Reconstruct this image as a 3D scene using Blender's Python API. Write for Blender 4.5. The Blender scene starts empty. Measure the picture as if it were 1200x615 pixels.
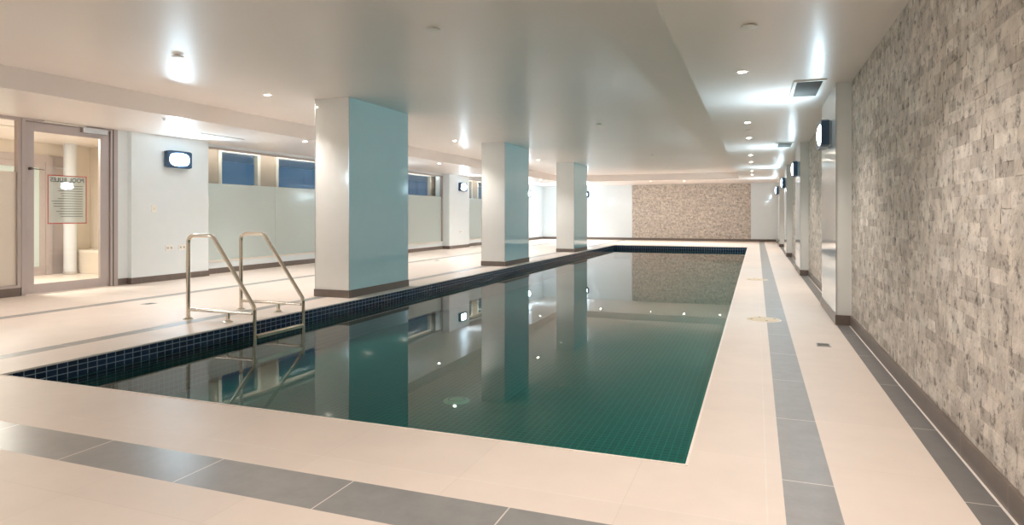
import bpy, bmesh, math, random
from mathutils import Vector, Matrix
random.seed(11)
SC = bpy.context.scene
COL = SC.collection
PI = math.pi

# ------------------------------------------------------------------ dimensions (metres)
EYE = 1.10
PX0, PX1, PY0, PY1 = -4.88, -0.29, 2.945, 23.6      # pool opening
WATER = -0.132
DEPTH = -0.50
XR = 0.89                                           # stone wall face
XL = -9.30                                          # pilaster face, left wall
XD = -9.38                                          # door plane
XW = -9.55                                          # window plane
YB, YF = 28.8, -2.6                                 # back and front wall
ZS, ZC = 2.43, 2.67                                 # soffit and raised ceiling
CX0, CX1, CY0, CY1 = -7.36, -0.59, 0.1, 25.1        # raised part of the ceiling
PIL = [(7.53, 9.08), (13.23, 14.78), (18.95, 20.5), (24.6, YB)]       # left pilasters
RP = [(7.24, 8.78), (12.94, 14.48), (18.64, 20.18), (24.34, 25.88)]   # right pillars
COLS = [(7.30, 8.86), (13.0, 14.53), (18.66, 20.3)]                   # pool columns
CXa, CXb = -5.60, -5.06

# ------------------------------------------------------------------ materials
def newmat(name):
    m = bpy.data.materials.new(name); m.use_nodes = True
    return m, m.node_tree.nodes, m.node_tree.links
def setp(p, **kw):
    for k, v in kw.items():
        p.inputs[k.replace('_', ' ')].default_value = v
def rgba(c): return (c[0], c[1], c[2], 1.0)
def simple(name, col, rough=0.5, metal=0.0, spec=0.5, var=0.04, scale=6.0, coat=0.0, coat_r=0.05, bump=0.0, bscale=200.0):
    """principled paint with a little mottling from object-space noise"""
    m, n, l = newmat(name); p = n['Principled BSDF']
    setp(p, Roughness=rough, Metallic=metal)
    p.inputs['Specular IOR Level'].default_value = spec
    p.inputs['Coat Weight'].default_value = coat; p.inputs['Coat Roughness'].default_value = coat_r
    tc = n.new('ShaderNodeTexCoord'); nz = n.new('ShaderNodeTexNoise'); nz.inputs['Scale'].default_value = scale
    nz.inputs['Detail'].default_value = 4
    l.new(tc.outputs['Object'], nz.inputs['Vector'])
    mr = n.new('ShaderNodeMapRange'); mr.inputs[1].default_value = .3; mr.inputs[2].default_value = .7
    mr.inputs[3].default_value = 1 - var; mr.inputs[4].default_value = 1 + var
    l.new(nz.outputs['Fac'], mr.inputs['Value'])
    mx = n.new('ShaderNodeVectorMath'); mx.operation = 'SCALE'; mx.inputs[0].default_value = col
    l.new(mr.outputs[0], mx.inputs['Scale']); l.new(mx.outputs[0], p.inputs['Base Color'])
    if bump:
        nb = n.new('ShaderNodeTexNoise'); nb.inputs['Scale'].default_value = bscale
        l.new(tc.outputs['Object'], nb.inputs['Vector'])
        b = n.new('ShaderNodeBump'); b.inputs['Strength'].default_value = bump; b.inputs['Distance'].default_value = .002
        l.new(nb.outputs['Fac'], b.inputs['Height']); l.new(b.outputs[0], p.inputs['Normal'])
    return m
def emit(name, col, strength):
    m, n, l = newmat(name); n.remove(n['Principled BSDF'])
    e = n.new('ShaderNodeEmission'); e.inputs['Color'].default_value = rgba(col); e.inputs['Strength'].default_value = strength
    l.new(e.outputs[0], n['Material Output'].inputs['Surface']); return m
def line_mask(n, l, val, origin, pitch, width):
    """1 on a joint of the given width, repeated every pitch"""
    a = n.new('ShaderNodeMath'); a.operation = 'SUBTRACT'; l.new(val, a.inputs[0]); a.inputs[1].default_value = origin - width / 2
    b = n.new('ShaderNodeMath'); b.operation = 'FLOORED_MODULO'; l.new(a.outputs[0], b.inputs[0]); b.inputs[1].default_value = pitch
    c = n.new('ShaderNodeMath'); c.operation = 'LESS_THAN'; l.new(b.outputs[0], c.inputs[0]); c.inputs[1].default_value = width
    return c.outputs[0]
def tiled(name, col, grout, ax, ay, rough=.4, spec=.5, var=.06, nscale=5.0, grout_w=.004, gfac=1.0, cell=0.0, bump=0.0):
    """tile with joints; ax / ay = (axis, origin, pitch) or None"""
    m, n, l = newmat(name); p = n['Principled BSDF']
    setp(p, Roughness=rough); p.inputs['Specular IOR Level'].default_value = spec
    tc = n.new('ShaderNodeTexCoord'); sep = n.new('ShaderNodeSeparateXYZ'); l.new(tc.outputs['Object'], sep.inputs[0])
    masks = [line_mask(n, l, sep.outputs[a[0]], a[1], a[2], grout_w) for a in (ax, ay) if a]
    nz = n.new('ShaderNodeTexNoise'); nz.inputs['Scale'].default_value = nscale; nz.inputs['Detail'].default_value = 6
    nz.inputs['Roughness'].default_value = .65
    l.new(tc.outputs['Object'], nz.inputs['Vector'])
    mr = n.new('ShaderNodeMapRange'); mr.inputs[1].default_value = .3; mr.inputs[2].default_value = .7
    mr.inputs[3].default_value = 1 - var; mr.inputs[4].default_value = 1 + var
    l.new(nz.outputs['Fac'], mr.inputs['Value'])
    fac = mr.outputs[0]
    if cell:
        fl = n.new('ShaderNodeVectorMath'); fl.operation = 'SNAP'
        pitch = [10.0, 10.0, 10.0]; org = [0, 0, 0]
        for a in (ax, ay):
            if a: pitch[a[0]] = a[2]; org[a[0]] = a[1]
        sb = n.new('ShaderNodeVectorMath'); sb.operation = 'SUBTRACT'; l.new(tc.outputs['Object'], sb.inputs[0]); sb.inputs[1].default_value = org
        l.new(sb.outputs[0], fl.inputs[0]); fl.inputs[1].default_value = pitch
        wn = n.new('ShaderNodeTexWhiteNoise'); l.new(fl.outputs[0], wn.inputs['Vector'])
        m2 = n.new('ShaderNodeMapRange'); m2.inputs[3].default_value = 1 - cell; m2.inputs[4].default_value = 1 + cell
        l.new(wn.outputs['Value'], m2.inputs['Value'])
        mm = n.new('ShaderNodeMath'); mm.operation = 'MULTIPLY'; l.new(fac, mm.inputs[0]); l.new(m2.outputs[0], mm.inputs[1]); fac = mm.outputs[0]
    sc = n.new('ShaderNodeVectorMath'); sc.operation = 'SCALE'; sc.inputs[0].default_value = col
    l.new(fac, sc.inputs['Scale'])
    out = sc.outputs[0]
    for mk in masks:
        g = n.new('ShaderNodeMath'); g.operation = 'MULTIPLY'; l.new(mk, g.inputs[0]); g.inputs[1].default_value = gfac
        mx = n.new('ShaderNodeMix'); mx.data_type = 'RGBA'; l.new(g.outputs[0], mx.inputs['Factor'])
        l.new(out, mx.inputs['A']); mx.inputs['B'].default_value = rgba(grout); out = mx.outputs['Result']
    l.new(out, p.inputs['Base Color'])
    if bump:
        b = n.new('ShaderNodeBump'); b.inputs['Strength'].default_value = bump; b.inputs['Distance'].default_value = .003
        l.new(nz.outputs['Fac'], b.inputs['Height']); l.new(b.outputs[0], p.inputs['Normal'])
    return m
def clear_glass(name, tint=(.97, .985, .975), ior=1.5):
    m, n, l = newmat(name); n.remove(n['Principled BSDF'])
    t = n.new('ShaderNodeBsdfTransparent'); t.inputs['Color'].default_value = rgba(tint)
    g = n.new('ShaderNodeBsdfGlossy'); g.inputs['Roughness'].default_value = 0.0
    f = n.new('ShaderNodeFresnel'); f.inputs['IOR'].default_value = ior
    ge = n.new('ShaderNodeNewGeometry')
    inv = n.new('ShaderNodeMath'); inv.operation = 'SUBTRACT'; inv.inputs[0].default_value = 1; l.new(ge.outputs['Backfacing'], inv.inputs[1])
    mu = n.new('ShaderNodeMath'); mu.operation = 'MULTIPLY'; l.new(f.outputs[0], mu.inputs[0]); l.new(inv.outputs[0], mu.inputs[1])
    mx = n.new('ShaderNodeMixShader'); l.new(mu.outputs[0], mx.inputs[0]); l.new(t.outputs[0], mx.inputs[1]); l.new(g.outputs[0], mx.inputs[2])
    l.new(mx.outputs[0], n['Material Output'].inputs['Surface']); return m
def frosted(name, col=(.86, .985, .965)):
    m, n, l = newmat(name); n.remove(n['Principled BSDF'])
    d = n.new('ShaderNodeBsdfDiffuse'); d.inputs['Color'].default_value = rgba(col)
    t = n.new('ShaderNodeBsdfTranslucent'); t.inputs['Color'].default_value = rgba(col)
    g = n.new('ShaderNodeBsdfGlossy'); g.inputs['Roughness'].default_value = .12
    f = n.new('ShaderNodeFresnel'); f.inputs['IOR'].default_value = 1.45
    a = n.new('ShaderNodeMixShader'); a.inputs[0].default_value = .35; l.new(d.outputs[0], a.inputs[1]); l.new(t.outputs[0], a.inputs[2])
    b = n.new('ShaderNodeMixShader'); l.new(f.outputs[0], b.inputs[0]); l.new(a.outputs[0], b.inputs[1]); l.new(g.outputs[0], b.inputs[2])
    l.new(b.outputs[0], n['Material Output'].inputs['Surface']); return m
def water_mat():
    m, n, l = newmat('pool_water'); n.remove(n['Principled BSDF'])
    t = n.new('ShaderNodeBsdfTransparent'); t.inputs['Color'].default_value = (.50, .90, .84, 1)
    g = n.new('ShaderNodeBsdfGlossy'); g.inputs['Roughness'].default_value = 0.015
    f = n.new('ShaderNodeFresnel'); f.inputs['IOR'].default_value = 1.33
    tc = n.new('ShaderNodeTexCoord'); nz = n.new('ShaderNodeTexNoise'); nz.inputs['Scale'].default_value = 1.3; nz.inputs['Detail'].default_value = 1
    l.new(tc.outputs['Object'], nz.inputs['Vector'])
    b = n.new('ShaderNodeBump'); b.inputs['Strength'].default_value = .10; b.inputs['Distance'].default_value = .004
    l.new(nz.outputs['Fac'], b.inputs['Height'])
    l.new(b.outputs[0], g.inputs['Normal'])
    mx = n.new('ShaderNodeMixShader'); l.new(f.outputs[0], mx.inputs[0]); l.new(t.outputs[0], mx.inputs[1]); l.new(g.outputs[0], mx.inputs[2])
    l.new(mx.outputs[0], n['Material Output'].inputs['Surface']); return m
def stone_mat():
    m, n, l = newmat('split_stone'); p = n['Principled BSDF']; setp(p, Roughness=.75)
    p.inputs['Specular IOR Level'].default_value = .3
    at = n.new('ShaderNodeAttribute'); at.attribute_name = 'tile_tone'
    ge = n.new('ShaderNodeTexCoord')
    # dark mineral flecks
    nz = n.new('ShaderNodeTexNoise'); nz.inputs['Scale'].default_value = 17; nz.inputs['Detail'].default_value = 8; nz.inputs['Roughness'].default_value = .75
    l.new(ge.outputs['Object'], nz.inputs['Vector'])
    mr = n.new('ShaderNodeMapRange'); mr.inputs[1].default_value = .355; mr.inputs[2].default_value = .475; mr.inputs[3].default_value = .28; mr.inputs[4].default_value = 1.0
    l.new(nz.outputs['Fac'], mr.inputs['Value'])
    n2 = n.new('ShaderNodeTexNoise'); n2.inputs['Scale'].default_value = 9; n2.inputs['Detail'].default_value = 5
    l.new(ge.outputs['Object'], n2.inputs['Vector'])
    m2 = n.new('ShaderNodeMapRange'); m2.inputs[1].default_value = .3; m2.inputs[2].default_value = .7; m2.inputs[3].default_value = .78; m2.inputs[4].default_value = 1.22
    l.new(n2.outputs['Fac'], m2.inputs['Value'])
    mu = n.new('ShaderNodeMath'); mu.operation = 'MULTIPLY'; l.new(mr.outputs[0], mu.inputs[0]); l.new(m2.outputs[0], mu.inputs[1])
    sc = n.new('ShaderNodeVectorMath'); sc.operation = 'SCALE'; l.new(at.outputs['Color'], sc.inputs[0]); l.new(mu.outputs[0], sc.inputs['Scale'])
    l.new(sc.outputs[0], p.inputs['Base Color'])
    nb = n.new('ShaderNodeTexNoise'); nb.inputs['Scale'].default_value = 45; nb.inputs['Detail'].default_value = 6
    l.new(ge.outputs['Object'], nb.inputs['Vector'])
    b = n.new('ShaderNodeBump'); b.inputs['Strength'].default_value = .8; b.inputs['Distance'].default_value = .007
    l.new(nb.outputs['Fac'], b.inputs['Height']); l.new(b.outputs[0], p.inputs['Normal'])
    return m

M = {}
M['ceiling'] = simple('ceiling_gloss_paint', (.89, .83, .79), rough=.40, spec=.4, var=.01, scale=1.2, coat=.28, coat_r=.25)
M['beige'] = tiled('beige_floor_tile', (.83, .735, .66), (.66, .57, .50), (0, -3.24, .69), (1, 2.467, .69), rough=.42, spec=.4, var=.03, nscale=3, grout_w=.003, gfac=.45, cell=.015)
M['joint'] = simple('pale_grout', (.90, .85, .79), rough=.7)
M['strip_y'] = tiled('grey_strip_tile', (.34, .335, .325), (.78, .74, .68), (1, 2.925, .882), None, rough=.34, spec=.5, var=.10, nscale=9, grout_w=.006)
M['strip_x'] = tiled('grey_band_tile', (.30, .30, .295), (.78, .74, .68), (0, -2.25, .69), None, rough=.30, spec=.5, var=.10, nscale=9, grout_w=.006)
M['strip_w'] = tiled('grey_wall_strip_tile', (.21, .205, .20), (.70, .67, .62), (1, 2.944, .928), None, rough=.36, spec=.5, var=.10, nscale=9, grout_w=.006)
M['pool_wall'] = tiled('navy_mosaic', (.006, .022, .065), (.30, .40, .50), (1, 2.945, .0785), (2, 0, .047), rough=.10, spec=.5, var=.2, nscale=30, grout_w=.006, cell=.25)
M['pool_end'] = tiled('navy_mosaic_end', (.006, .022, .065), (.30, .40, .50), (0, -.29, .0785), (2, 0, .047), rough=.10, spec=.5, var=.2, nscale=30, grout_w=.006, cell=.25)
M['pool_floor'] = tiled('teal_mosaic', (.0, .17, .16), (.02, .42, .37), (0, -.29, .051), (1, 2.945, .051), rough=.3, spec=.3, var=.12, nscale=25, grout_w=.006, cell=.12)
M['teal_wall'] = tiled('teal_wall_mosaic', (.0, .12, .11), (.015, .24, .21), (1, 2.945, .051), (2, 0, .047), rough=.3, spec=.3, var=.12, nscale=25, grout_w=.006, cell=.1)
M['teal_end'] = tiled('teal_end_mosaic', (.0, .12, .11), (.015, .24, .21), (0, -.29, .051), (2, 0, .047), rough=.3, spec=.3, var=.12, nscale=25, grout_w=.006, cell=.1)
M['water'] = water_mat()
M['stone'] = stone_mat()
M['white_glass'] = simple('white_back_painted_glass', (.78, .80, .785), rough=.09, spec=.5, var=.01, coat=.4, coat_r=.02)
M['wall_white'] = simple('white_wall_panel', (.83, .91, .95), rough=.10, spec=.5, var=.008, coat=.3, coat_r=.02)
M['teal_glass'] = simple('teal_back_painted_glass', (.64, .92, .98), rough=.08, spec=.5, var=.01, coat=.3, coat_r=.02)
M['baseboard'] = tiled('taupe_baseboard_tile', (.18, .145, .125), (.30, .26, .23), (1, 2.3, .6), None, rough=.35, spec=.5, var=.08, nscale=10, grout_w=.004)
M['baseboard_x'] = tiled('taupe_baseboard_tile_end', (.18, .145, .125), (.30, .26, .23), (0, -.3, .6), None, rough=.35, spec=.5, var=.08, nscale=10, grout_w=.004)
M['frame'] = simple('grey_aluminium_frame', (.50, .44, .43), rough=.38, metal=.25, spec=.5, var=.02)
M['trim_dark'] = simple('dark_gasket', (.12, .10, .09), rough=.5)
M['glass'] = clear_glass('clear_glass')
M['frost'] = frosted('frosted_film')
M['frost_lobby_glow'] = frosted('frosted_film_lobby_glow', (.93, .87, .79))  # same film, warm lobby light put into its colour
M['cream'] = simple('cream_plaster', (.76, .69, .60), rough=.55, var=.02)
M['white_paint'] = simple('white_gloss_frame', (.82, .78, .70), rough=.3, var=.01)
M['steel'] = simple('polished_stainless_steel', (.74, .68, .58), rough=.13, metal=1.0, var=.03, scale=15)
M['alu'] = simple('satin_aluminium', (.62, .62, .62), rough=.3, metal=.8)
M['navy'] = simple('navy_lamp_housing', (.03, .065, .12), rough=.3, spec=.5)
M['lampback'] = simple('grey_lamp_backplate', (.30, .38, .42), rough=.4)
M['opal'] = emit('lit_opal_diffuser', (.64, .86, 1.0), 38.0)
M['dl_lens'] = emit('lit_downlight_lens', (1.0, .90, .76), 110.0)
M['dl_trim'] = simple('white_downlight_trim', (.80, .76, .70), rough=.3)
M['white_plastic'] = simple('white_plastic', (.88, .88, .84), rough=.35)
M['dark_gap'] = simple('dark_recess', (.05, .045, .04), rough=.6)
M['grille'] = simple('grey_grille', (.14, .135, .125), rough=.9, spec=.1)
M['lid'] = simple('cream_plastic_lid', (.74, .60, .41), rough=.4, var=.03)
M['lid_dark'] = simple('screw_recess', (.22, .17, .10), rough=.6)
M['drain'] = simple('drain_grate_metal', (.42, .40, .37), rough=.35, metal=.7)
M['drain_pool'] = simple('pale_green_drain', (.14, .55, .42), rough=.4)
M['sign_sheet'] = None
M['red'] = simple('red_print', (.62, .05, .04), rough=.5)
M['ink'] = simple('dark_print', (.03, .035, .05), rough=.5)
def sheet_mat():
    m, n, l = newmat('clear_sign_sheet'); n.remove(n['Principled BSDF'])
    t = n.new('ShaderNodeBsdfTransparent'); t.inputs['Color'].default_value = (.95, .97, .96, 1)
    d = n.new('ShaderNodeBsdfDiffuse'); d.inputs['Color'].default_value = (.78, .80, .78, 1)
    mx = n.new('ShaderNodeMixShader'); mx.inputs[0].default_value = .38
    l.new(t.outputs[0], mx.inputs[1]); l.new(d.outputs[0], mx.inputs[2]); l.new(mx.outputs[0], n['Material Output'].inputs['Surface']); return m
M['sign_sheet'] = sheet_mat()

# ------------------------------------------------------------------ mesh helpers
def box(bm, a, b, mi=0):
    x0, x1 = sorted((a[0], b[0])); y0, y1 = sorted((a[1], b[1])); z0, z1 = sorted((a[2], b[2]))
    v = [bm.verts.new(c) for c in ((x0,y0,z0),(x1,y0,z0),(x1,y1,z0),(x0,y1,z0),(x0,y0,z1),(x1,y0,z1),(x1,y1,z1),(x0,y1,z1))]
    for f in ((0,3,2,1),(4,5,6,7),(0,1,5,4),(1,2,6,5),(2,3,7,6),(3,0,4,7)):
        bm.faces.new([v[i] for i in f]).material_index = mi
def quad(bm, pts, mi=0):
    f = bm.faces.new([bm.verts.new(p) for p in pts]); f.material_index = mi; return f
def lathe(bm, prof, origin=(0,0,0), axis='Z', seg=32, mi=0):
    """revolve (r, h) pairs; closed to the axis where r = 0"""
    o = Vector(origin)
    def pt(r, h, a):
        c, s = r*math.cos(a), r*math.sin(a)
        return o + (Vector((c, s, h)) if axis == 'Z' else Vector((h, c, s)) if axis == 'X' else Vector((c, h, s)))
    rings = []
    for r, h in prof:
        rings.append([bm.verts.new(pt(r, h, 0))] if r < 1e-6 else [bm.verts.new(pt(r, h, 2*PI*i/seg)) for i in range(seg)])
    for A, B in zip(rings, rings[1:]):
        for i in range(seg):
            j = (i+1) % seg
            vs = []
            for q in ((A, i), (A, j), (B, j), (B, i)):
                w = q[0][0] if len(q[0]) == 1 else q[0][q[1]]
                if w not in vs: vs.append(w)
            if len(vs) > 2: bm.faces.new(vs).material_index = mi
def tube(bm, pts, r, seg=14, mi=0):
    pts = [Vector(p) for p in pts]; rings = []
    up = None
    for i, p in enumerate(pts):
        d = (pts[min(i+1, len(pts)-1)] - pts[max(i-1, 0)]).normalized()
        if up is None:
            up = d.orthogonal().normalized()
        up = (up - d*up.dot(d)).normalized(); side = d.cross(up)
        rings.append([bm.verts.new(p + r*(up*math.cos(2*PI*k/seg) + side*math.sin(2*PI*k/seg))) for k in range(seg)])
    for A, B in zip(rings, rings[1:]):
        for k in range(seg): bm.faces.new([A[k], A[(k+1)%seg], B[(k+1)%seg], B[k]]).material_index = mi
    bm.faces.new(list(reversed(rings[0]))).material_index = mi; bm.faces.new(rings[-1]).material_index = mi
def fillet(pts, r, n=8):
    """round the corners of a polyline"""
    pts = [Vector(p) for p in pts]; out = [pts[0]]
    for a, b, c in zip(pts, pts[1:], pts[2:]):
        u = (a-b).normalized(); v = (c-b).normalized()
        ang = u.angle(v); t = min(r/math.tan(ang/2), (a-b).length*.49, (c-b).length*.49)
        p0, p1 = b+u*t, b+v*t
        for i in range(n+1):
            s = i/n; out.append(p0*(1-s)**2 + b*2*s*(1-s) + p1*s*s)
    out.append(pts[-1]); return out
def obj(name, bm, mats, parent=None, smooth=False, bevel=0.0, loc=None):
    if not isinstance(mats, (list, tuple)): mats = [mats]
    bmesh.ops.recalc_face_normals(bm, faces=bm.faces)
    me = bpy.data.meshes.new(name); bm.to_mesh(me); bm.free()
    for m in mats: me.materials.append(m)
    o = bpy.data.objects.new(name, me); COL.objects.link(o)
    if parent: o.parent = parent
    if loc: o.location = loc
    if smooth:
        for p in me.polygons: p.use_smooth = True
        try: me.set_sharp_from_angle(angle=math.radians(40))
        except Exception: pass
    if bevel:
        b = o.modifiers.new('soft_edge', 'BEVEL'); b.width = bevel; b.segments = 2; b.limit_method = 'ANGLE'
    return o
def thing(name, label, cat, loc=(0,0,0), rotz=0, group=None):
    o = bpy.data.objects.new(name, None); COL.objects.link(o); o.empty_display_size = .1
    o.location = loc; o.rotation_euler = (0,0,rotz); o['label'] = label; o['category'] = cat; o['kind'] = 'thing'
    if group: o['group'] = group
    return o
def tag(o, label, cat, group=None, kind='thing'):
    o['label'] = label; o['category'] = cat; o['kind'] = kind
    if group: o['group'] = group
    return o
def struct(name, bm, m, parent=None, **kw):
    o = obj(name, bm, m, parent, **kw)
    if not parent: o['kind'] = 'structure'
    return o
def sempty(name, loc=(0,0,0)):
    o = bpy.data.objects.new(name, None); COL.objects.link(o); o.location = loc; o['kind'] = 'structure'; return o
def dup(root, loc, rotz, label, group=None):
    r = root.copy(); COL.objects.link(r); r.location = loc; r.rotation_euler = (0,0,rotz); r['label'] = label
    if group: r['group'] = group
    for ch in list(root.children):
        c = ch.copy(); COL.objects.link(c); c.parent = r
        for g in ch.children:
            d = g.copy(); COL.objects.link(d); d.parent = c
    return r
B = bmesh.new

# ------------------------------------------------------------------ floor
bm = B()
xs = [XW-.02, -7.65, -7.47, -5.55, -5.39, PX0, PX1, .034, .040, .100, .294, .748, .861, XR+.02]
ys = [YF, 2.010, 2.284, 2.464, 2.470, PY0, PY1, 24.25, 24.45, YB]
for i, (xa, xb) in enumerate(zip(xs, xs[1:])):
    for j, (ya, yb) in enumerate(zip(ys, ys[1:])):
        xm, ym = (xa+xb)/2, (ya+yb)/2
        if PX0 < xm < PX1 and PY0 < ym < PY1: continue
        mi = 0
        if xm > .861: mi = 1
        elif .748 < xm: mi = 4
        elif .100 < xm < .294 and ym < 28.8: mi = 2
        elif 2.010 < ym < 2.284 and -5.55 < xm < .1: mi = 3
        elif -5.55 < xm < -5.39 and ym > 2.01: mi = 2
        elif -7.65 < xm < -7.47: mi = 2
        elif .034 < xm < .040: mi = 5
        elif 2.464 < ym < 2.470 and PX0 < xm < .04: mi = 5
        quad(bm, [(xa,ya,0),(xb,ya,0),(xb,yb,0),(xa,yb,0)], mi)
bmesh.ops.remove_doubles(bm, verts=bm.verts, dist=1e-5)
M['soft_joint'] = simple('cream_tile_joint', (.86, .79, .72), rough=.6)
struct('floor', bm, [M['beige'], M['joint'], M['strip_y'], M['strip_x'], M['strip_w'], M['soft_joint']])

# ------------------------------------------------------------------ pool
pool = thing('swimming_pool', 'long rectangular sunken lap pool lined with navy and teal mosaic tiles', 'pool', (0,0,0))
bm = B()
WB = -.188                                          # navy band at the water line, teal mosaic below it
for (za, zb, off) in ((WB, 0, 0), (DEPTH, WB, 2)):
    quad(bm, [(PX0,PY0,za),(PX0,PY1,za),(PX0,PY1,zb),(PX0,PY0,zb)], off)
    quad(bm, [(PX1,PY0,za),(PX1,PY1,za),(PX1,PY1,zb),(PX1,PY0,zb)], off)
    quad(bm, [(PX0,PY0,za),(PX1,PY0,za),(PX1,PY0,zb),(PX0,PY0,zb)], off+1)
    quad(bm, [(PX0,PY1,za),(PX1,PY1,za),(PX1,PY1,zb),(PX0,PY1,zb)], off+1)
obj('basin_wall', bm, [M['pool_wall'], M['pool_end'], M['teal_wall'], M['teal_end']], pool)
bm = B(); quad(bm, [(PX0,PY0,DEPTH),(PX1,PY0,DEPTH),(PX1,PY1,DEPTH),(PX0,PY1,DEPTH)])
obj('basin_floor', bm, M['pool_floor'], pool)
bm = B()      # thin metal edge angle round the opening
for a, b in (((PX0-.008,PY0-.008,-.010),(PX0+.004,PY1+.008,.003)), ((PX1-.004,PY0-.008,-.010),(PX1+.008,PY1+.008,.003)),
             ((PX0+.004,PY0-.008,-.010),(PX1-.004,PY0+.004,.003)), ((PX0+.004,PY1-.004,-.010),(PX1-.004,PY1+.008,.003))): box(bm, a, b)
obj('edge_trim', bm, M['joint'], pool)
dr = thing('pool_drain', 'round pale green main drain cover on the pool floor', 'drain', (-2.414, 5.06, DEPTH))
bm = B(); lathe(bm, [(0,.022),(.05,.022),(.06,.018),(.09,.018),(.105,.012),(.115,0.001)], seg=36); obj('cover', bm, M['drain_pool'], dr, smooth=True)
bm = B()
lathe(bm, [(.066,.0185),(.068,.020),(.074,.020),(.076,.0185)], seg=36); obj('ring', bm, M['pool_floor'], dr)
bm = B(); quad(bm, [(PX0+.001,PY0+.001,WATER),(PX1-.001,PY0+.001,WATER),(PX1-.001,PY1-.001,WATER),(PX0+.001,PY1-.001,WATER)])
tag(obj('pool_water', bm, M['water']), 'still reflective green water filling the lap pool', 'water', kind='stuff')

# ------------------------------------------------------------------ ceiling
bm = B()
T = 2.95
box(bm, (-12.3, YF-.1, ZS), (CX0, YB+.1, T)); box(bm, (CX1, YF-.1, ZS), (XR+.15, YB+.1, T))
box(bm, (CX0, YF-.1, ZS), (CX1, CY0, T)); box(bm, (CX0, CY1, ZS), (CX1, YB+.1, T))
box(bm, (CX0-.01, CY0-.01, ZC), (CX1+.01, CY1+.01, T))
struct('ceiling', bm, M['ceiling'])

# ------------------------------------------------------------------ stone cladding
TONES = [(0.6, 0.545, 0.48), (0.64, 0.58, 0.52), (0.54, 0.49, 0.435), (0.66, 0.61, 0.545), (0.48, 0.43, 0.375), (0.6, 0.54, 0.47), (0.58, 0.54, 0.49), (0.69, 0.64, 0.575), (0.44, 0.395, 0.35), (0.62, 0.56, 0.495)]
def stone(bm, u0, u1, z0, z1, face, put, seed, bright=1.0, contrast=.78):
    """courses of split-face stone tiles of uneven length and projection; put(u, z, d) -> point"""
    rnd = random.Random(seed); lay = bm.loops.layers.float_color.get('tile_tone') or bm.loops.layers.float_color.new('tile_tone')
    nrow = round((z1-z0)/.060); h = (z1-z0)/nrow
    for r in range(nrow):
        u = u0 - rnd.random()*.2
        za, zb = z0+r*h, z0+(r+1)*h
        while u < u1:
            L = rnd.choice((.07,.09,.11,.13,.15,.18,.22,.28)) * rnd.uniform(.9,1.1)
            ua, ub = max(u, u0), min(u+L, u1); u += L
            if ub-ua < .004: continue
            d = rnd.uniform(0, .0035)
            kk = bright*rnd.uniform(.95,1.05); t = [min(1, (m_+(c-m_)*contrast)*kk) for c, m_ in zip(rnd.choice(TONES), (.585,.532,.472))]
            g = .0; dd = [d + rnd.uniform(-.001, .001) for _ in range(4)]
            P4 = [put(ua+g,za+g,dd[0]), put(ub-g,za+g,dd[1]), put(ub-g,zb-g,dd[2]), put(ua+g,zb-g,dd[3])]
            Q4 = [put(ua,za,-.004), put(ub,za,-.004), put(ub,zb,-.004), put(ua,zb,-.004)]
            pv = [bm.verts.new(p) for p in P4]; qv = [bm.verts.new(p) for p in Q4]
            for k, vs in enumerate((pv, (qv[0],qv[1],pv[1],pv[0]), (qv[1],qv[2],pv[2],pv[1]), (qv[2],qv[3],pv[3],pv[2]), (qv[3],qv[0],pv[0],pv[3]))):
                f = bm.faces.new(vs)
                w = 1.0
                for lp in f.loops: lp[lay] = (t[0]*w, t[1]*w, t[2]*w, 1)
bm = B()
se = [YF] + [v for p in RP for v in (p[0]+.004, p[1]+.004)] + [YB]
for q, (ua, ub) in enumerate(zip(se[0::2], se[1::2])): stone(bm, ua, ub, .0, ZS, 0, lambda u, z, d: (XR-d, u, z), 3+q)
struct('wall_right', bm, M['stone'])
bm = B()
stone(bm, -5.15, -.22, .0, ZS-.01, 0, lambda u, z, d: (u, YB-.02-d, z), 5, 1.02, .45)
tag(obj('stone_panel', bm, M['stone']), 'beige split stone feature panel on the far end wall', 'wall panel')

# ------------------------------------------------------------------ walls, pilasters, pillars
bm = B()
box(bm, (-12.3, YB, 0), (XR+.1, YB+.1, ZS))
struct('wall_back', bm, M['wall_white'])
bm = B()
box(bm, (-9.7, YF-.1, 0), (XR+.1, YF, ZS))
struct('wall_front', bm, M['wall_white'])
bm = B()
for a, b in PIL: box(bm, (-9.80, a, 0), (XL, b, ZS))
box(bm, (-9.50, 7.345, 0), (XD, 7.531, ZS))                     # narrow return beside the door
box(bm, (-9.50, YF, 0), (XD, 2.6, ZS))
for (a, b) in ((9.08,13.23), (14.78,18.95), (20.5,24.6)):
    box(bm, (XW-.1, a, 0), (XW, b, .22)); box(bm, (XW-.1, a, 2.375), (XW, b, ZS))
struct('wall_left', bm, M['wall_white'])
bm = B()
for a, b in PIL:
    box(bm, (XL-.01, a-.012, 0), (XL+.012, b+(.012 if b < YB else 0), .10)); box(bm, (XW, a-.012, 0), (XL+.002, a+.01, .10))
for (a, b) in ((9.09,13.22), (14.79,18.94), (20.51,24.59)): box(bm, (XW-.01, a, 0), (XW+.014, b, .10))
box(bm, (XD-.01, 7.35, 0), (XD+.012, 7.52, .10)); box(bm, (XD-.01, 2.6, 0), (XD+.014, 5.905, .115)); box(bm, (XD-.01, YF, 0), (XD+.012, 2.6, .10))
struct('baseboard_left', bm, M['baseboard'])
bm = B(); box(bm, (XL+.012, YB-.034, 0), (.75, YB, .10)); struct('baseboard_back', bm, M['baseboard_x'])
bm = B()
edges = [YF] + [v for p in RP for v in (p[0]-.0125, p[1]+.001)] + [YB-.04]
for a, b in zip(edges[0::2], edges[1::2]): box(bm, (XR-.018, a, 0), (XR+.002, b, .10))
struct('baseboard_right', bm, M['baseboard'])

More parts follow.
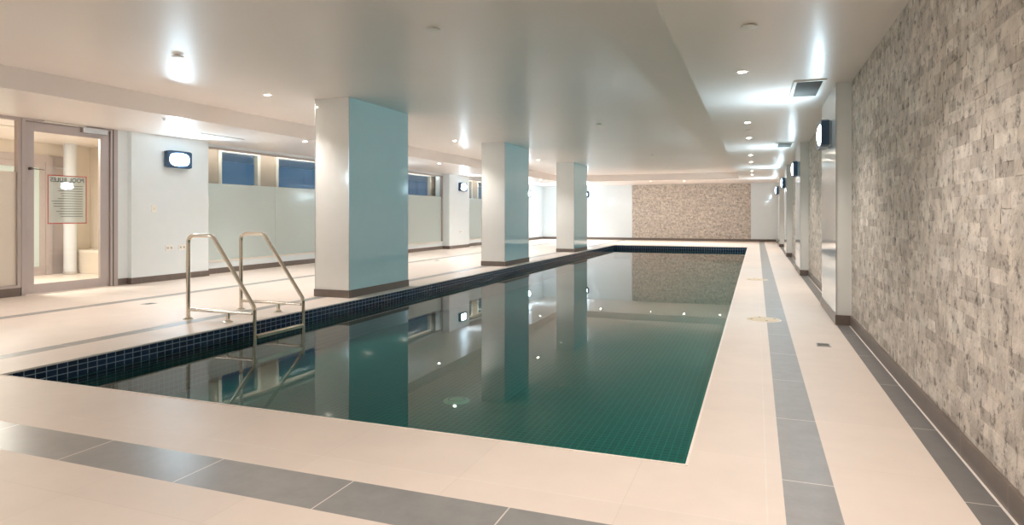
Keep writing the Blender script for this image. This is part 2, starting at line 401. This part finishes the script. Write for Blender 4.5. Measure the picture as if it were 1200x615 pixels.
def place_words(i, n): return ['nearest', 'second', 'third', 'farthest'][i]
rp0 = None
for i, (a, b) in enumerate(RP):
    lab = ['pale glossy glass-clad pillar against the stone wall beside the floor drain, nearest of four',
           'glossy glass-clad stone wall pillar, second of four from the camera',
           'glossy glass-clad stone wall pillar, third of four from the camera',
           'glossy glass-clad stone wall pillar, farthest of four, by the end wall'][i]
    if rp0 is None:
        rp0 = thing('wall_pillar', lab, 'pillar', (0, a, 0), 0, 'pillars along the stone wall')
        L = b-a
        bm = B(); box(bm, (.757, .006, 0), (XR-.001, L, ZS-.001)); obj('shaft', bm, M['white_glass'], rp0)
        bm = B(); box(bm, (.749, .008, .10), (.757, L-.002, ZS-.001)); obj('glass_panel', bm, M['wall_white'], rp0)
        bm = B(); box(bm, (.744, .001, .10), (.752, .009, ZS-.001)); obj('corner_trim', bm, M['alu'], rp0)
        bm = B(); box(bm, (.738, -.012, 0), (.757, L+.008, .10)); box(bm, (.757, -.012, 0), (XR-.005, .004, .10)); obj('baseboard', bm, M['baseboard'], rp0)
    else: dup(rp0, (0, a, 0), 0, lab)
c0 = None
for i, (a, b) in enumerate(COLS):
    lab = ['wide rectangular white column with teal glass side beside the pool ladder, nearest of three',
           'rectangular white column with teal glass side, middle of the three beside the pool',
           'rectangular white column with teal glass side, farthest of the three beside the pool'][i]
    if c0 is None:
        c0 = thing('pool_column', lab, 'column', (0, a, 0), 0, 'columns along the pool edge')
        L = b-a
        bm = B(); box(bm, (CXa, .0, 0), (CXb-.010, L, ZC-.001)); obj('shaft', bm, M['white_glass'], c0)
        bm = B(); box(bm, (CXb-.010, .008, .10), (CXb, L-.008, ZC-.001)); obj('glass_panel', bm, M['teal_glass'], c0)
        for nm, y in (('corner_trim', -.003), ('corner_trim', L-.009)):
            bm = B(); box(bm, (CXb-.010, y, .10), (CXb+.002, y+.012, ZC-.001)); obj(nm, bm, M['alu'], c0)
        bm = B(); box(bm, (CXa-.003, -.003, .10), (CXa+.009, .003, ZC-.001)); obj('corner_trim', bm, M['alu'], c0)
        bm = B(); box(bm, (CXa-.012, -.012, 0), (CXb+.010, .0, .10)); box(bm, (CXb-.010, 0, 0), (CXb+.010, L, .10))
        box(bm, (CXa-.012, L, 0), (CXb+.010, L+.012, .10)); box(bm, (CXa-.012, 0, 0), (CXa, L, .10)); obj('baseboard', bm, M['baseboard'], c0)
    else: dup(c0, (0, a, 0), 0, lab)

# ------------------------------------------------------------------ left windows (frosted partition glazing, night windows behind)
for k, (a, b) in enumerate(((9.08,13.23), (14.78,18.95), (20.5,24.6))):
    w = sempty('window_%d' % (k+1), (XW, a, 0)); L = b-a
    bm = B(); box(bm, (-.06,0,.22), (.03,L,.25)); obj('sill', bm, M['white_paint'], w)
    bm = B()
    box(bm, (-.06,0,2.345), (.02,L,2.376)); box(bm, (-.06,0,.25), (.02,.03,2.345)); box(bm, (-.06,L-.05,.25), (.02,L,2.345))
    obj('window_frame', bm, M['frame'], w)
    n = 2; s = (L-.08)/n
    for q in range(n):
        y0 = .03+q*s+.003; y1 = .03+(q+1)*s-.003
        bm = B(); box(bm, (-.03,y0,.25), (-.022,y1,1.70)); obj('frosted_pane', bm, M['frost'], w)
        bm = B(); box(bm, (-.03,y0,1.70), (-.022,y1,2.345)); obj('clear_pane', bm, M['glass'], w)
# outer facade behind the partition: cream piers, white frames, openings to the dusk outside
XO = -9.97
M['beige_plaster'] = simple('beige_plaster', (.52, .43, .35), rough=.6, var=.02)
for k, (a, b) in enumerate(((9.08,13.23), (14.78,18.95), (20.5,24.6))):
    sfx = XO/XW
    ga = a + (.95 if k == 0 else .12); segs = []
    o1a, o1b = (a+.50)*1.0, 0
    if k == 0: ops = [(10.02, 11.09), (11.66, 13.6)]; mid = [(11.14, 11.26), (11.36,11.62)]
    elif k == 1: ops = [(15.0, 16.3), (16.85, 18.92)]
    else: ops = [(20.9, 22.2), (22.75, 24.7)]
    bm = B()
    lo, hi = a-.35, b+.75 if k < 2 else b+.5
    if k == 0: lo = 9.10
    zt = 2.40
    box(bm, (XO-.12, lo, 0), (XO, hi, 1.0)); box(bm, (XO-.12, lo, zt), (XO, hi, ZS))
    prev = lo
    for (p, q) in ops:
        box(bm, (XO-.12, prev, 1.0), (XO, p, zt)); prev = q
    box(bm, (XO-.12, prev, 1.0), (XO, hi, zt))
    struct('wall_outer_%d' % (k+1), bm, M['beige_plaster'])
    for (p, q) in ops:
        e = sempty('window_%d' % (4 + k*2 + ops.index((p,q))), (XO, p, 0)); W = q-p
        bm = B()
        box(bm, (-.09,.0,1.0), (0,.04,zt)); box(bm, (-.09,W-.04,1.0), (0,W,zt)); box(bm, (0,-.045,1.0), (.015,.04,zt)); box(bm, (0,W-.04,1.0), (.015,W+.045,zt)); box(bm, (-.09,.04,1.0), (.012,W-.04,1.04)); box(bm, (-.09,.04,zt-.04), (.012,W-.04,zt))
        obj('window_frame', bm, M['white_paint'], e)
        bm = B(); box(bm, (-.06,.04,1.04), (-.052,W-.04,zt-.04)); obj('pane', bm, M['glass'], e)

M['fill_tube_lit'] = emit('lit_fill_tube', (1.0, .93, .85), 6)  # hidden tubes added to brighten the gap and the frosted panes
for k, (a, b) in enumerate(((9.2,13.2), (14.8,18.9), (20.6,24.5))):
    t = thing('fill_strip_light', ['unseen strip light added to brighten the first frosted window','unseen strip light added to brighten the second frosted window','unseen strip light added to brighten the third frosted window'][k], 'strip light', (-9.69, a, ZS), 0, 'added fill lights hidden behind the frosted windows')
    bm = B(); box(bm, (-.02,0,-.008), (.03,b-a,-.0005)); obj('batten', bm, M['white_plastic'], t)
    bm = B(); tube(bm, [(0,.02,-.021),(0,b-a-.02,-.021)], .012, 10); obj('fill_tube_lamp', bm, M['fill_tube_lit'], t, smooth=True)
# ------------------------------------------------------------------ glazed sidelight, door and lobby
w = sempty('window_10', (XD, 2.6, 0)); L = 5.92-2.6
bm = B(); box(bm, (-.06,0,.115), (.012,L,.15)); box(bm, (-.06,0,2.385), (.012,L,ZS)); box(bm, (-.06,0,.15), (.012,.05,2.385)); box(bm, (-.06,L-.045,.15), (.012,L,2.385)); obj('window_frame', bm, M['frame'], w)
bm = B(); box(bm, (-.06,0,0), (-.012,L,.115)); obj('plinth', bm, M['baseboard'], w)
bm = B(); box(bm, (-.03,.05,.15), (-.022,L-.045,1.69)); obj('frosted_pane', bm, M['frost_lobby_glow'], w)
bm = B(); box(bm, (-.03,.05,1.69), (-.022,L-.045,2.385)); obj('clear_pane', bm, M['glass'], w)

d = sempty('door_1', (XD, 5.92, 0))
bm = B(); box(bm, (-.08,0,0), (.02,.055,ZS)); box(bm, (-.08,1.30,0), (.02,1.425,ZS)); box(bm, (-.08,.055,2.395), (.02,1.30,ZS)); obj('door_frame', bm, M['frame'], d, bevel=.003)
bm = B(); box(bm, (-.085,1.335,0), (.022,1.355,ZS-.002)); obj('gasket', bm, M['trim_dark'], d)
bm = B()
box(bm, (-.05,.06,.008), (-.004,.178,2.39)); box(bm, (-.05,1.152,.008), (-.004,1.295,2.39)); box(bm, (-.05,.178,2.265), (-.004,1.152,2.39)); box(bm, (-.05,.178,.008), (-.004,1.152,.14))
leaf = obj('door_leaf', bm, M['frame'], d, bevel=.002)
bm = B(); box(bm, (-.031,.178,.14), (-.023,1.152,2.265)); obj('pane', bm, M['glass'], leaf)
bm = B(); box(bm, (-.004,.845,2.325), (.05,1.235,2.405)); obj('door_closer', bm, M['alu'], d, bevel=.006)
bm = B(); box(bm, (.02,.29,2.405), (.04,.90,2.425)); obj('closer_arm', bm, M['white_paint'], d)
bm = B(); lathe(bm, [(0,.04),(.018,.04),(.02,.03),(.02,-.004),(0,-.004)], (0,.118,1.742), 'X', 16); tube(bm, [(.03,.118,1.742),(.035,.20,1.738),(.035,.29,1.732)], .006, 8); obj('latch_handle', bm, M['trim_dark'], d, smooth=True)

sg = thing('pool_rules_sign', 'clear pool rules sign with red border seen from behind on glass door', 'sign', (XD-.0315, 6.30, .975))
bm = B(); box(bm, (-.004,0,0), (-.002,.575,.70)); obj('sheet', bm, M['sign_sheet'], sg)
bm = B(); t = .013
for p, q in (((0,0),(.575,t)), ((0,.70-t),(.575,.70)), ((0,t),(t,.70-t)), ((.575-t,t),(.575,.70-t))): box(bm, (-.0019,p[0],p[1]), (-.0008,q[0],q[1]))
obj('border', bm, M['red'], sg)
cu = bpy.data.curves.new('lettering', 'FONT'); cu.body = 'POOL RULES'; cu.size = .088; cu.align_x = 'CENTER'; cu.extrude = .0005; cu.offset = .0015
to = bpy.data.objects.new('lettering', cu); COL.objects.link(to); to.parent = sg
to.matrix_local = Matrix(((0,0,-1,-.0013),(-1,0,0,.2875),(0,1,0,.605),(0,0,0,1)))
dg = bpy.context.evaluated_depsgraph_get(); tm = bpy.data.meshes.new_from_object(to.evaluated_get(dg)); mw = to.matrix_local.copy()
bpy.data.objects.remove(to); tm.materials.clear(); tm.materials.append(M['ink'])
to = bpy.data.objects.new('lettering', tm); COL.objects.link(to); to.parent = sg; to.matrix_local = mw
bm = B(); rn = random.Random(4)
for r in range(13):
    z = .545 - r*.037; L = rn.uniform(.30,.47)
    box(bm, (-.0019,.515-L,z), (-.0008,.515,z+.008))
obj('small_print', bm, M['ink'], sg)

# lobby shell
bm = B(); quad(bm, [(-12.3,2.4,-.002),(XW-.02,2.4,-.002),(XW-.02,9.05,-.002),(-12.3,9.05,-.002)]); struct('floor_lobby', bm, M['beige'])
bm = B()
box(bm, (-12.4, 2.4, 0), (-12.3, 9.15, ZS)); box(bm, (-12.3, 9.05, 0), (-9.81, 9.15, ZS)); box(bm, (-12.3, 2.3, 0), (-9.5, 2.4, ZS))
struct('wall_lobby', bm, M['cream'])
d2 = sempty('door_2', (-12.3, 7.12, 0))
bm = B(); box(bm, (0,0,0), (.06,.10,2.2)); box(bm, (0,1.05,0), (.06,1.17,2.2)); box(bm, (0,.10,2.08), (.06,1.05,2.2)); box(bm, (0,1.17,0), (.03,1.40,2.2)); obj('door_frame', bm, M['frame'], d2)
bm = B(); box(bm, (.005,.10,.0), (.04,.20,2.08)); box(bm, (.005,.95,.0), (.04,1.05,2.08)); box(bm, (.005,.20,1.97), (.04,.95,2.08)); box(bm, (.005,.20,0), (.04,.95,.16)); lf = obj('door_leaf', bm, M['frame'], d2)
bm = B(); box(bm, (.018,.20,.16), (.026,.95,1.97)); obj('frosted_pane', bm, M['frost'], lf)
M['lobby_white'] = simple('pale_column_paint', (.70, .74, .78), rough=.3, var=.01)
lc = thing('reflection_column', 'pale round column in the lobby standing in for a reflection in the glass door', 'column', (-12.02, 8.46, 0))  # built in place of the pool columns reflected in the door glass
bm = B(); lathe(bm, [(0,0),(.105,0),(.105,ZS-.002),(0,ZS-.002)], seg=40); obj('shaft', bm, M['lobby_white'], lc, smooth=True)
bm = B(); lathe(bm, [(.106,0),(.12,0),(.12,.05),(.106,.05)], seg=40); obj('base_ring', bm, M['alu'], lc, smooth=True)
bn = thing('lobby_ledge', 'low cream ledge along the lobby wall behind the glass door', 'ledge', (-11.9, 8.75, 0))
bm = B(); box(bm, (-.38,-.14,0), (1.2,.29,.40)); obj('plinth', bm, M['cream'], bn)
bm = B(); box(bm, (-.39,-.15,.40), (1.22,.295,.44)); obj('ledge_top', bm, M['white_paint'], bn)

# ------------------------------------------------------------------ pool ladder
ld = thing('pool_ladder', 'polished stainless steel pool ladder with two looped handrails at the deck edge', 'ladder', (-5.63, 5.226, 0))
RR = .0205
def rail(y, nm):
    bm = B()
    tube(bm, fillet([(0,y,.004),(0,y,.885),(.33,y,.885),(.88,y,.165),(.882,y,-.462)], .085, 8), RR, 16)
    return obj(nm, bm, M['steel'], ld, smooth=True)
for y in (0, .752):
    r = rail(y, 'handrail')
    bm = B(); tube(bm, [(.0,y,.103),(.86,y,.103)], .017, 14); obj('lower_bar', bm, M['steel'], ld, smooth=True)
    bm = B(); tube(bm, [(.54,y,.004),(.54,y,.10)], .019, 14); obj('stub_post', bm, M['steel'], ld, smooth=True)
    for x in (0, .54):
        bm = B(); lathe(bm, [(.0,.012),(.03,.012),(.048,.007),(.05,.0005),(0,.0005)], (x,y,0), 'Z', 24)
        for s in (-.037,.037):
            lathe(bm, [(0,.016),(.006,.016),(.007,.008)], (x+s,y,0), 'Z', 8); lathe(bm, [(0,.016),(.006,.016),(.007,.008)], (x,y+s,0), 'Z', 8)
        obj('flange', bm, M['steel'], ld, smooth=True)
for z in (-.135, -.38):
    bm = B(); box(bm, (.855,.018,z-.016), (.915,.734,z+.018))
    for q in range(5): box(bm, (.860+q*.0115,.02,z+.018), (.864+q*.0115,.732,z+.0205))
    obj('tread', bm, M['steel'], ld, bevel=.006)

# ------------------------------------------------------------------ wall lamps
def make_lamp(label, loc, rz):
    """faces local +X, back at x = 0"""
    t = thing('wall_lamp', label, 'wall lamp', loc, rz, 'bulkhead wall lamps')
    bm = B(); box(bm, (0,-.235,-.13), (.022,.235,.13)); obj('backplate', bm, M['lampback'], t, bevel=.004)
    bm = B()      # housing with an oval opening: box rim round the diffuser
    W, H, D0, D1 = .25, .145, .022, .10
    n = 40; outer, inner, ob, ib = [], [], [], []
    for k in range(n):
        a = 2*PI*k/n; c, s = math.cos(a), math.sin(a)
        m_ = max(abs(c)/W, abs(s)/H); oy, oz = c/m_, s/m_
        e = (abs(c/.202)**3 + abs(s/.111)**3) ** (-1/3); iy, iz = c*e, s*e
        outer.append(bm.verts.new((D1, oy, oz))); inner.append(bm.verts.new((D1, iy, iz)))
        ob.append(bm.verts.new((D0, oy, oz))); ib.append(bm.verts.new((D0+.03, iy, iz)))
    for k in range(n):
        j = (k+1) % n
        bm.faces.new((outer[k], outer[j], inner[j], inner[k])); bm.faces.new((ob[k], ob[j], outer[j], outer[k]))
        bm.faces.new((inner[k], inner[j], ib[j], ib[k]))
    bm.faces.new(ob); bm.faces.new(ib)
    obj('housing', bm, M['navy'], t)
    bm = B(); prof = []; rings = []
    for q in range(7):
        f = q/6*PI/2; r = math.cos(f); hx = D1-.010+.030*math.sin(f)
        rings.append([(hx, (abs(math.cos(a)/.195)**3+abs(math.sin(a)/.104)**3)**(-1/3)*math.cos(a)*r, (abs(math.cos(a)/.195)**3+abs(math.sin(a)/.104)**3)**(-1/3)*math.sin(a)*r) for a in [2*PI*k/n for k in range(n)]])
    vr = [[bm.verts.new(p) for p in R] for R in rings[:-1]]; top = bm.verts.new((D1+.020,0,0))
    for A, C in zip(vr, vr[1:]):
        for k in range(n): bm.faces.new((A[k], A[(k+1)%n], C[(k+1)%n], C[k]))
    for k in range(n): bm.faces.new((vr[-1][k], vr[-1][(k+1)%n], top))
    bm.faces.new(list(reversed(vr[0])))
    obj('diffuser', bm, M['opal'], t, smooth=True)
    return t
ZL = 2.0
lamp0 = make_lamp('lit bulkhead lamp on the white wall panel right of the glass door', (XL+.001, 8.37, 2.045), 0)
dup(lamp0, (XL+.001, 14.0, 2.045), 0, 'lit bulkhead lamp on the left wall behind the nearest column')
dup(lamp0, (XL+.001, 19.86, 2.045), 0, 'lit bulkhead lamp on the left wall between the nearest and middle columns')
dup(lamp0, (XL+.001, 26.5, 2.03), 0, 'lit bulkhead lamp on the left wall just right of the middle column')
dup(lamp0, (-7.36, YB-.001, 2.045), -PI/2, 'lit bulkhead lamp on the end wall peeping past the farthest column')
dup(lamp0, (.748, 7.90, ZL-.02), PI, 'navy bulkhead lamp on the nearest stone wall pillar')
dup(lamp0, (.748, 13.60, ZL-.02), PI, 'navy bulkhead lamp on the second stone wall pillar')
dup(lamp0, (.748, 19.30, ZL-.02), PI, 'navy bulkhead lamp on the third stone wall pillar')
dup(lamp0, (.748, 25.00, ZL-.02), PI, 'navy bulkhead lamp on the farthest stone wall pillar')
dup(lamp0, (XD+.001, 1.0, 2.0), 0, 'unseen bulkhead lamp added for fill light on the left wall beside the camera')  # out of view, added to light the near deck and ceiling

# ------------------------------------------------------------------ downlights and their light
def spot(x, y, z, power, size=118, blend=.75, col=(1.0,.90,.835)):
    L = bpy.data.lights.new('downlight_beam', 'SPOT'); L.energy = power; L.spot_size = math.radians(size); L.spot_blend = blend
    L.color = col; L.shadow_soft_size = .05
    o = bpy.data.objects.new('downlight_beam', L); COL.objects.link(o); o.location = (x, y, z-.03)
dl0 = None
def downlight(x, y, z, label, power):
    global dl0
    if dl0 is None:
        dl0 = thing('downlight', label, 'downlight', (x,y,z), 0, 'recessed ceiling downlights')
        bm = B(); lathe(bm, [(.036,-.002),(.040,-.008),(.052,-.008),(.058,-.001),(.058,-.0002)], seg=28); obj('trim_ring', bm, M['dl_trim'], dl0, smooth=True)
        bm = B(); lathe(bm, [(0,-.006),(.02,-.0055),(.036,-.002)], seg=24); obj('lens', bm, M['dl_lens'], dl0, smooth=True)
    else: dup(dl0, (x,y,z), 0, label)
    spot(x, y, z, power)
PW = 42
for (x, y, lab) in ((-5.97,6.80,'lit downlight in the raised ceiling in front of the nearest column'),
                    (-5.96,12.40,'lit downlight in the raised ceiling in front of the middle column'),
                    (-5.80,17.50,'lit downlight in the raised ceiling in front of the farthest column'),
                    (-5.95,1.20,'unseen raised ceiling downlight added above the deck left of the camera'),
                    (-3.0,1.20,'unseen raised ceiling downlight added above the pool front deck')):  # last two are out of view, added to light the front
    downlight(x, y, ZC, lab, PW*(.12 if y < 2 else 1))
for (y, lab) in ((4.3,'left soffit downlight outside the glazed sidelight'), (9.62,'lit left soffit downlight before the first window, beside the nearest column'),
                 (14.9,'lit left soffit downlight by the second window'), (19.0,'left soffit downlight by the second lamp pilaster'),
                 (23.2,'left soffit downlight by the third window'), (27.2,'left soffit downlight in the far corner')):
    downlight(-7.6, y, ZS, lab, PW*(.6 if y < 5 else 1))
for (y, lab) in ((.9,'unseen right soffit downlight added behind the camera'), (3.3,'unseen right soffit downlight added just above the camera'),  # these two are out of view, added for lighting
                 (6.38,'lit right soffit downlight nearest in view, before the wide vent'), (9.9,'lit right soffit downlight just past the wide vent'),
                 (11.9,'lit right soffit downlight between the two vents'), (15.3,'lit right soffit downlight just past the small far vent'),
                 (17.3,'lit right soffit downlight second past the far vent'), (20.7,'right soffit downlight near the far pillars'), (22.7,'right soffit downlight closest to the end wall')):
    downlight(-.125, y, ZS, lab, PW*.8)
for (x, lab) in ((-1.3,'far soffit downlight above the pool right end'), (-2.6,'far soffit downlight right of the stone panel centre'), (-3.9,'far soffit downlight left of the stone panel centre'), (-5.9,'far soffit downlight above the white end wall')):
    downlight(x, 25.8, ZS, lab, PW)
for (x, lab) in ((-1.6,'unseen front soffit downlight added right behind the camera'), (-3.6,'unseen front soffit downlight added behind the pool end'), (-5.6,'unseen front soffit downlight added left behind the camera'), (-7.6,'unseen front soffit downlight added in the left front corner')):
    downlight(x, -.9, ZS, lab, PW*.12)  # whole row lies behind the camera, added as fill light
# lobby lamp
L = bpy.data.lights.new('lobby_light', 'AREA'); L.energy = 34; L.size = .5; L.color = (1,.92,.82)
o = bpy.data.objects.new('lobby_light', L); COL.objects.link(o); o.location = (-10.6, 6.2, ZS-.03)
pl = thing('lobby_panel_light', 'square ceiling light panel inside the lobby', 'ceiling light', (-10.6, 6.2, ZS))
bm = B(); box(bm, (-.26,-.26,-.018), (.26,.26,-.0005)); obj('panel', bm, M['dl_trim'], pl)

# ------------------------------------------------------------------ ceiling fittings
sp0 = None
for (x, y, z, lab) in ((-.05,4.84,ZS,'white sprinkler cover in the right soffit, nearest the camera'), (-.125,10.8,ZS,'white sprinkler cover in the right soffit past the wide vent'),
                       (-2.54,4.87,ZC,'white sprinkler cover in the raised ceiling above the near pool'), (-2.53,10.98,ZC,'white sprinkler cover in the raised ceiling above mid pool'),
                       (-2.53,17.1,ZC,'white sprinkler cover in the raised ceiling above far pool'), (-5.33,4.82,ZC,'sprinkler cover in the raised ceiling, in the bright glow left')):
    if sp0 is None:
        sp0 = thing('ceiling_sprinkler', lab, 'sprinkler', (x,y,z), 0, 'sprinkler cover plates')
        bm = B(); lathe(bm, [(0,-.018),(.052,-.0175),(.057,-.015),(.057,-.011),(0,-.011)], seg=28); obj('cover_plate', bm, M['white_plastic'], sp0, smooth=True)
        bm = B(); lathe(bm, [(0,-.011),(.028,-.011),(.028,-.0002),(0,-.0002)], seg=24); obj('neck', bm, M['dl_trim'], sp0)
    else: dup(sp0, (x,y,z), 0, lab)
def vent(x0, x1, y0, y1, z, lab, nsl=14):
    t = thing('ceiling_vent', lab, 'vent', ((x0+x1)/2, (y0+y1)/2, z), 0, 'ceiling air vents'); w, h = (x1-x0)/2, (y1-y0)/2
    f = .032; bm = B()
    box(bm, (-w,-h,-.014), (w,-h+f,-.0005)); box(bm, (-w,h-f,-.014), (w,h,-.0005)); box(bm, (-w,-h+f,-.014), (-w+f,h-f,-.0005)); box(bm, (w-f,-h+f,-.014), (w,h-f,-.0005))
    obj('vent_frame', bm, M['white_plastic'], t, bevel=.003)
    bm = B(); box(bm, (-w+f,-h+f,-.003), (w-f,h-f,-.0005)); obj('vent_backing', bm, M['dark_gap'], t)
    bm = B(); s = (2*h-2*f)/(nsl*2)
    for k in range(nsl*2): box(bm, (-w+f,-h+f+k*s+.004,-.010), (w-f,-h+f+(k+1)*s-.004,-.0035))
    obj('grille', bm, M['grille'], t)
    return t
vent(.345, .645, 7.0, 7.95, ZS, 'wide grey grille vent in the right soffit by the nearest pillar')
vent(.345, .645, 12.85, 13.75, ZS, 'far grey grille vent in the right soffit by the second pillar')
for (y, lab) in ((8.55,'slot air diffuser in the left soffit above the first lamp panel'), (14.2,'slot air diffuser in the left soffit behind the nearest column'), (24.2,'slot air diffuser in the left soffit past the middle column')):
    t = thing('slot_diffuser', lab, 'air diffuser', (-8.42, y, ZS), 0, 'slot diffusers in the left soffit')
    bm = B(); box(bm, (-.042,-.48,-.006), (-.030,.48,-.0005)); box(bm, (.030,-.48,-.006), (.042,.48,-.0005)); obj('slot_frame', bm, M['white_plastic'], t)
    bm = B(); box(bm, (-.030,-.48,-.003), (.030,.48,-.0005)); obj('slot', bm, M['dark_gap'], t)
t = thing('ceiling_sensor', 'tiny sensor dot in the left soffit by the first lamp', 'sensor', (-7.63, 6.68, ZS))
bm = B(); lathe(bm, [(0,-.03),(.012,-.026),(.016,-.012),(.03,-.008),(.032,-.0005)], seg=20); obj('body', bm, M['alu'], t, smooth=True)

# ------------------------------------------------------------------ deck fittings
sk0 = None
for (x, y, lab) in ((.064,7.33,'round cream skimmer lid in the right deck, nearer one'), (.0,11.85,'round cream skimmer lid in the right deck, farther one')):
    if sk0 is None:
        sk0 = thing('skimmer_lid', lab, 'lid', (x,y,.0), 0, 'skimmer lids in the deck')
        bm = B(); lathe(bm, [(0,.008),(.145,.008),(.16,.006),(.168,.0008)], seg=48); obj('lid_plate', bm, M['lid'], sk0, smooth=True)
        for a in range(4):
            bm = B(); lathe(bm, [(0,.0095),(.012,.0095),(.014,.0078)], (.12*math.cos(a*PI/2+.3), .12*math.sin(a*PI/2+.3), 0), 'Z', 12); obj('screw', bm, M['lid_dark'], sk0)
        bm = B(); lathe(bm, [(.166,.0035),(.178,.003),(.18,.0006)], seg=48); obj('rim', bm, M['joint'], sk0)
    else: dup(sk0, (x,y,0), 0, lab)
fd0 = None
for (x, y, lab) in ((.53,6.07,'small metal floor drain in the deck before the stone wall'), (-7.05,5.95,'small floor drain in the left deck before the glass door'), (-7.25,14.1,'small floor drain in the left deck behind the nearest column')):
    if fd0 is None:
        fd0 = thing('floor_drain', lab, 'floor drain', (x,y,0), 0, 'floor drains')
        bm = B()
        for p, q in (((-.055,-.075),(.055,-.063)), ((-.055,.063),(.055,.075)), ((-.055,-.063),(-.045,.063)), ((.045,-.063),(.055,.063))): box(bm, (p[0],p[1],.0005), (q[0],q[1],.004))
        obj('drain_frame', bm, M['alu'], fd0)
        bm = B(); box(bm, (-.045,-.063,.0005), (.045,.063,.0015)); obj('drain_well', bm, M['grille'], fd0)
        bm = B()
        for k in range(7): box(bm, (-.045,-.058+k*.018,.0015), (.045,-.050+k*.018,.0035))
        obj('grate', bm, M['drain'], fd0)
    else: dup(fd0, (x,y,0), 0, lab)

# ------------------------------------------------------------------ wall plates
t = thing('light_switch', 'pale wall switch plate under the lamp right of the door', 'switch', (XL, 7.94, 1.205))
bm = B(); box(bm, (0.0005,-.043,-.062), (.009,.043,.062)); obj('plate', bm, M['white_plastic'], t, bevel=.004)
bm = B(); box(bm, (.009,-.014,-.022), (.014,.014,.022)); obj('rocker', bm, M['white_paint'], t, bevel=.002)
M['socket'] = simple('grey_socket_face', (.50, .50, .48), rough=.5)
def outlet(y, lab, z=.545, w=.075):
    t = thing('power_outlet', lab, 'socket', (XL, y, z), 0, 'power outlets on the left wall')
    bm = B(); box(bm, (.0005,-w,-.045), (.010,w,.045)); obj('plate', bm, M['white_plastic'], t, bevel=.003)
    bm = B()
    for s in (-.035,.035): box(bm, (.010,s-.017,-.018), (.012,s+.017,.018))
    obj('socket_face', bm, M['socket'], t)
outlet(8.24, 'power outlet low on the lamp panel right of the door')
outlet(8.50, 'second power outlet low on that panel, behind the ladder rail')
outlet(19.82, 'power outlet low under the lamp between nearest and middle columns')

# ------------------------------------------------------------------ sky, camera, view
W = bpy.data.worlds.new('dusk'); SC.world = W; W.use_nodes = True
nt = W.node_tree; bg = nt.nodes['Background']; bg.inputs['Color'].default_value = (.017, .042, .078, 1); bg.inputs['Strength'].default_value = 1.0
cd = bpy.data.cameras.new('camera'); cam = bpy.data.objects.new('camera', cd); COL.objects.link(cam)
cam.location = (0, 0, EYE); cam.rotation_euler = (PI/2, 0, math.atan2(286.5, 761.0))
cd.sensor_width = 36; cd.lens = 761.0/1200*36; cd.shift_y = -55.5/1200; cd.clip_start = .05; cd.clip_end = 200
SC.camera = cam
vs = SC.view_settings; vs.view_transform = 'Standard'; vs.look = 'None'; vs.gamma = 1.0; vs.use_curve_mapping = False; vs.exposure = 1.68
SC.display_settings.display_device = 'sRGB'
cy = SC.cycles; cy.use_denoising = True; cy.max_bounces = 14; cy.diffuse_bounces = 8; cy.glossy_bounces = 6; cy.transparent_max_bounces = 16; cy.transmission_bounces = 6
cy.sample_clamp_indirect = 6.0; cy.caustics_reflective = False; cy.caustics_refractive = False
try: cy.denoiser = 'OPENIMAGEDENOISE'
except Exception: pass
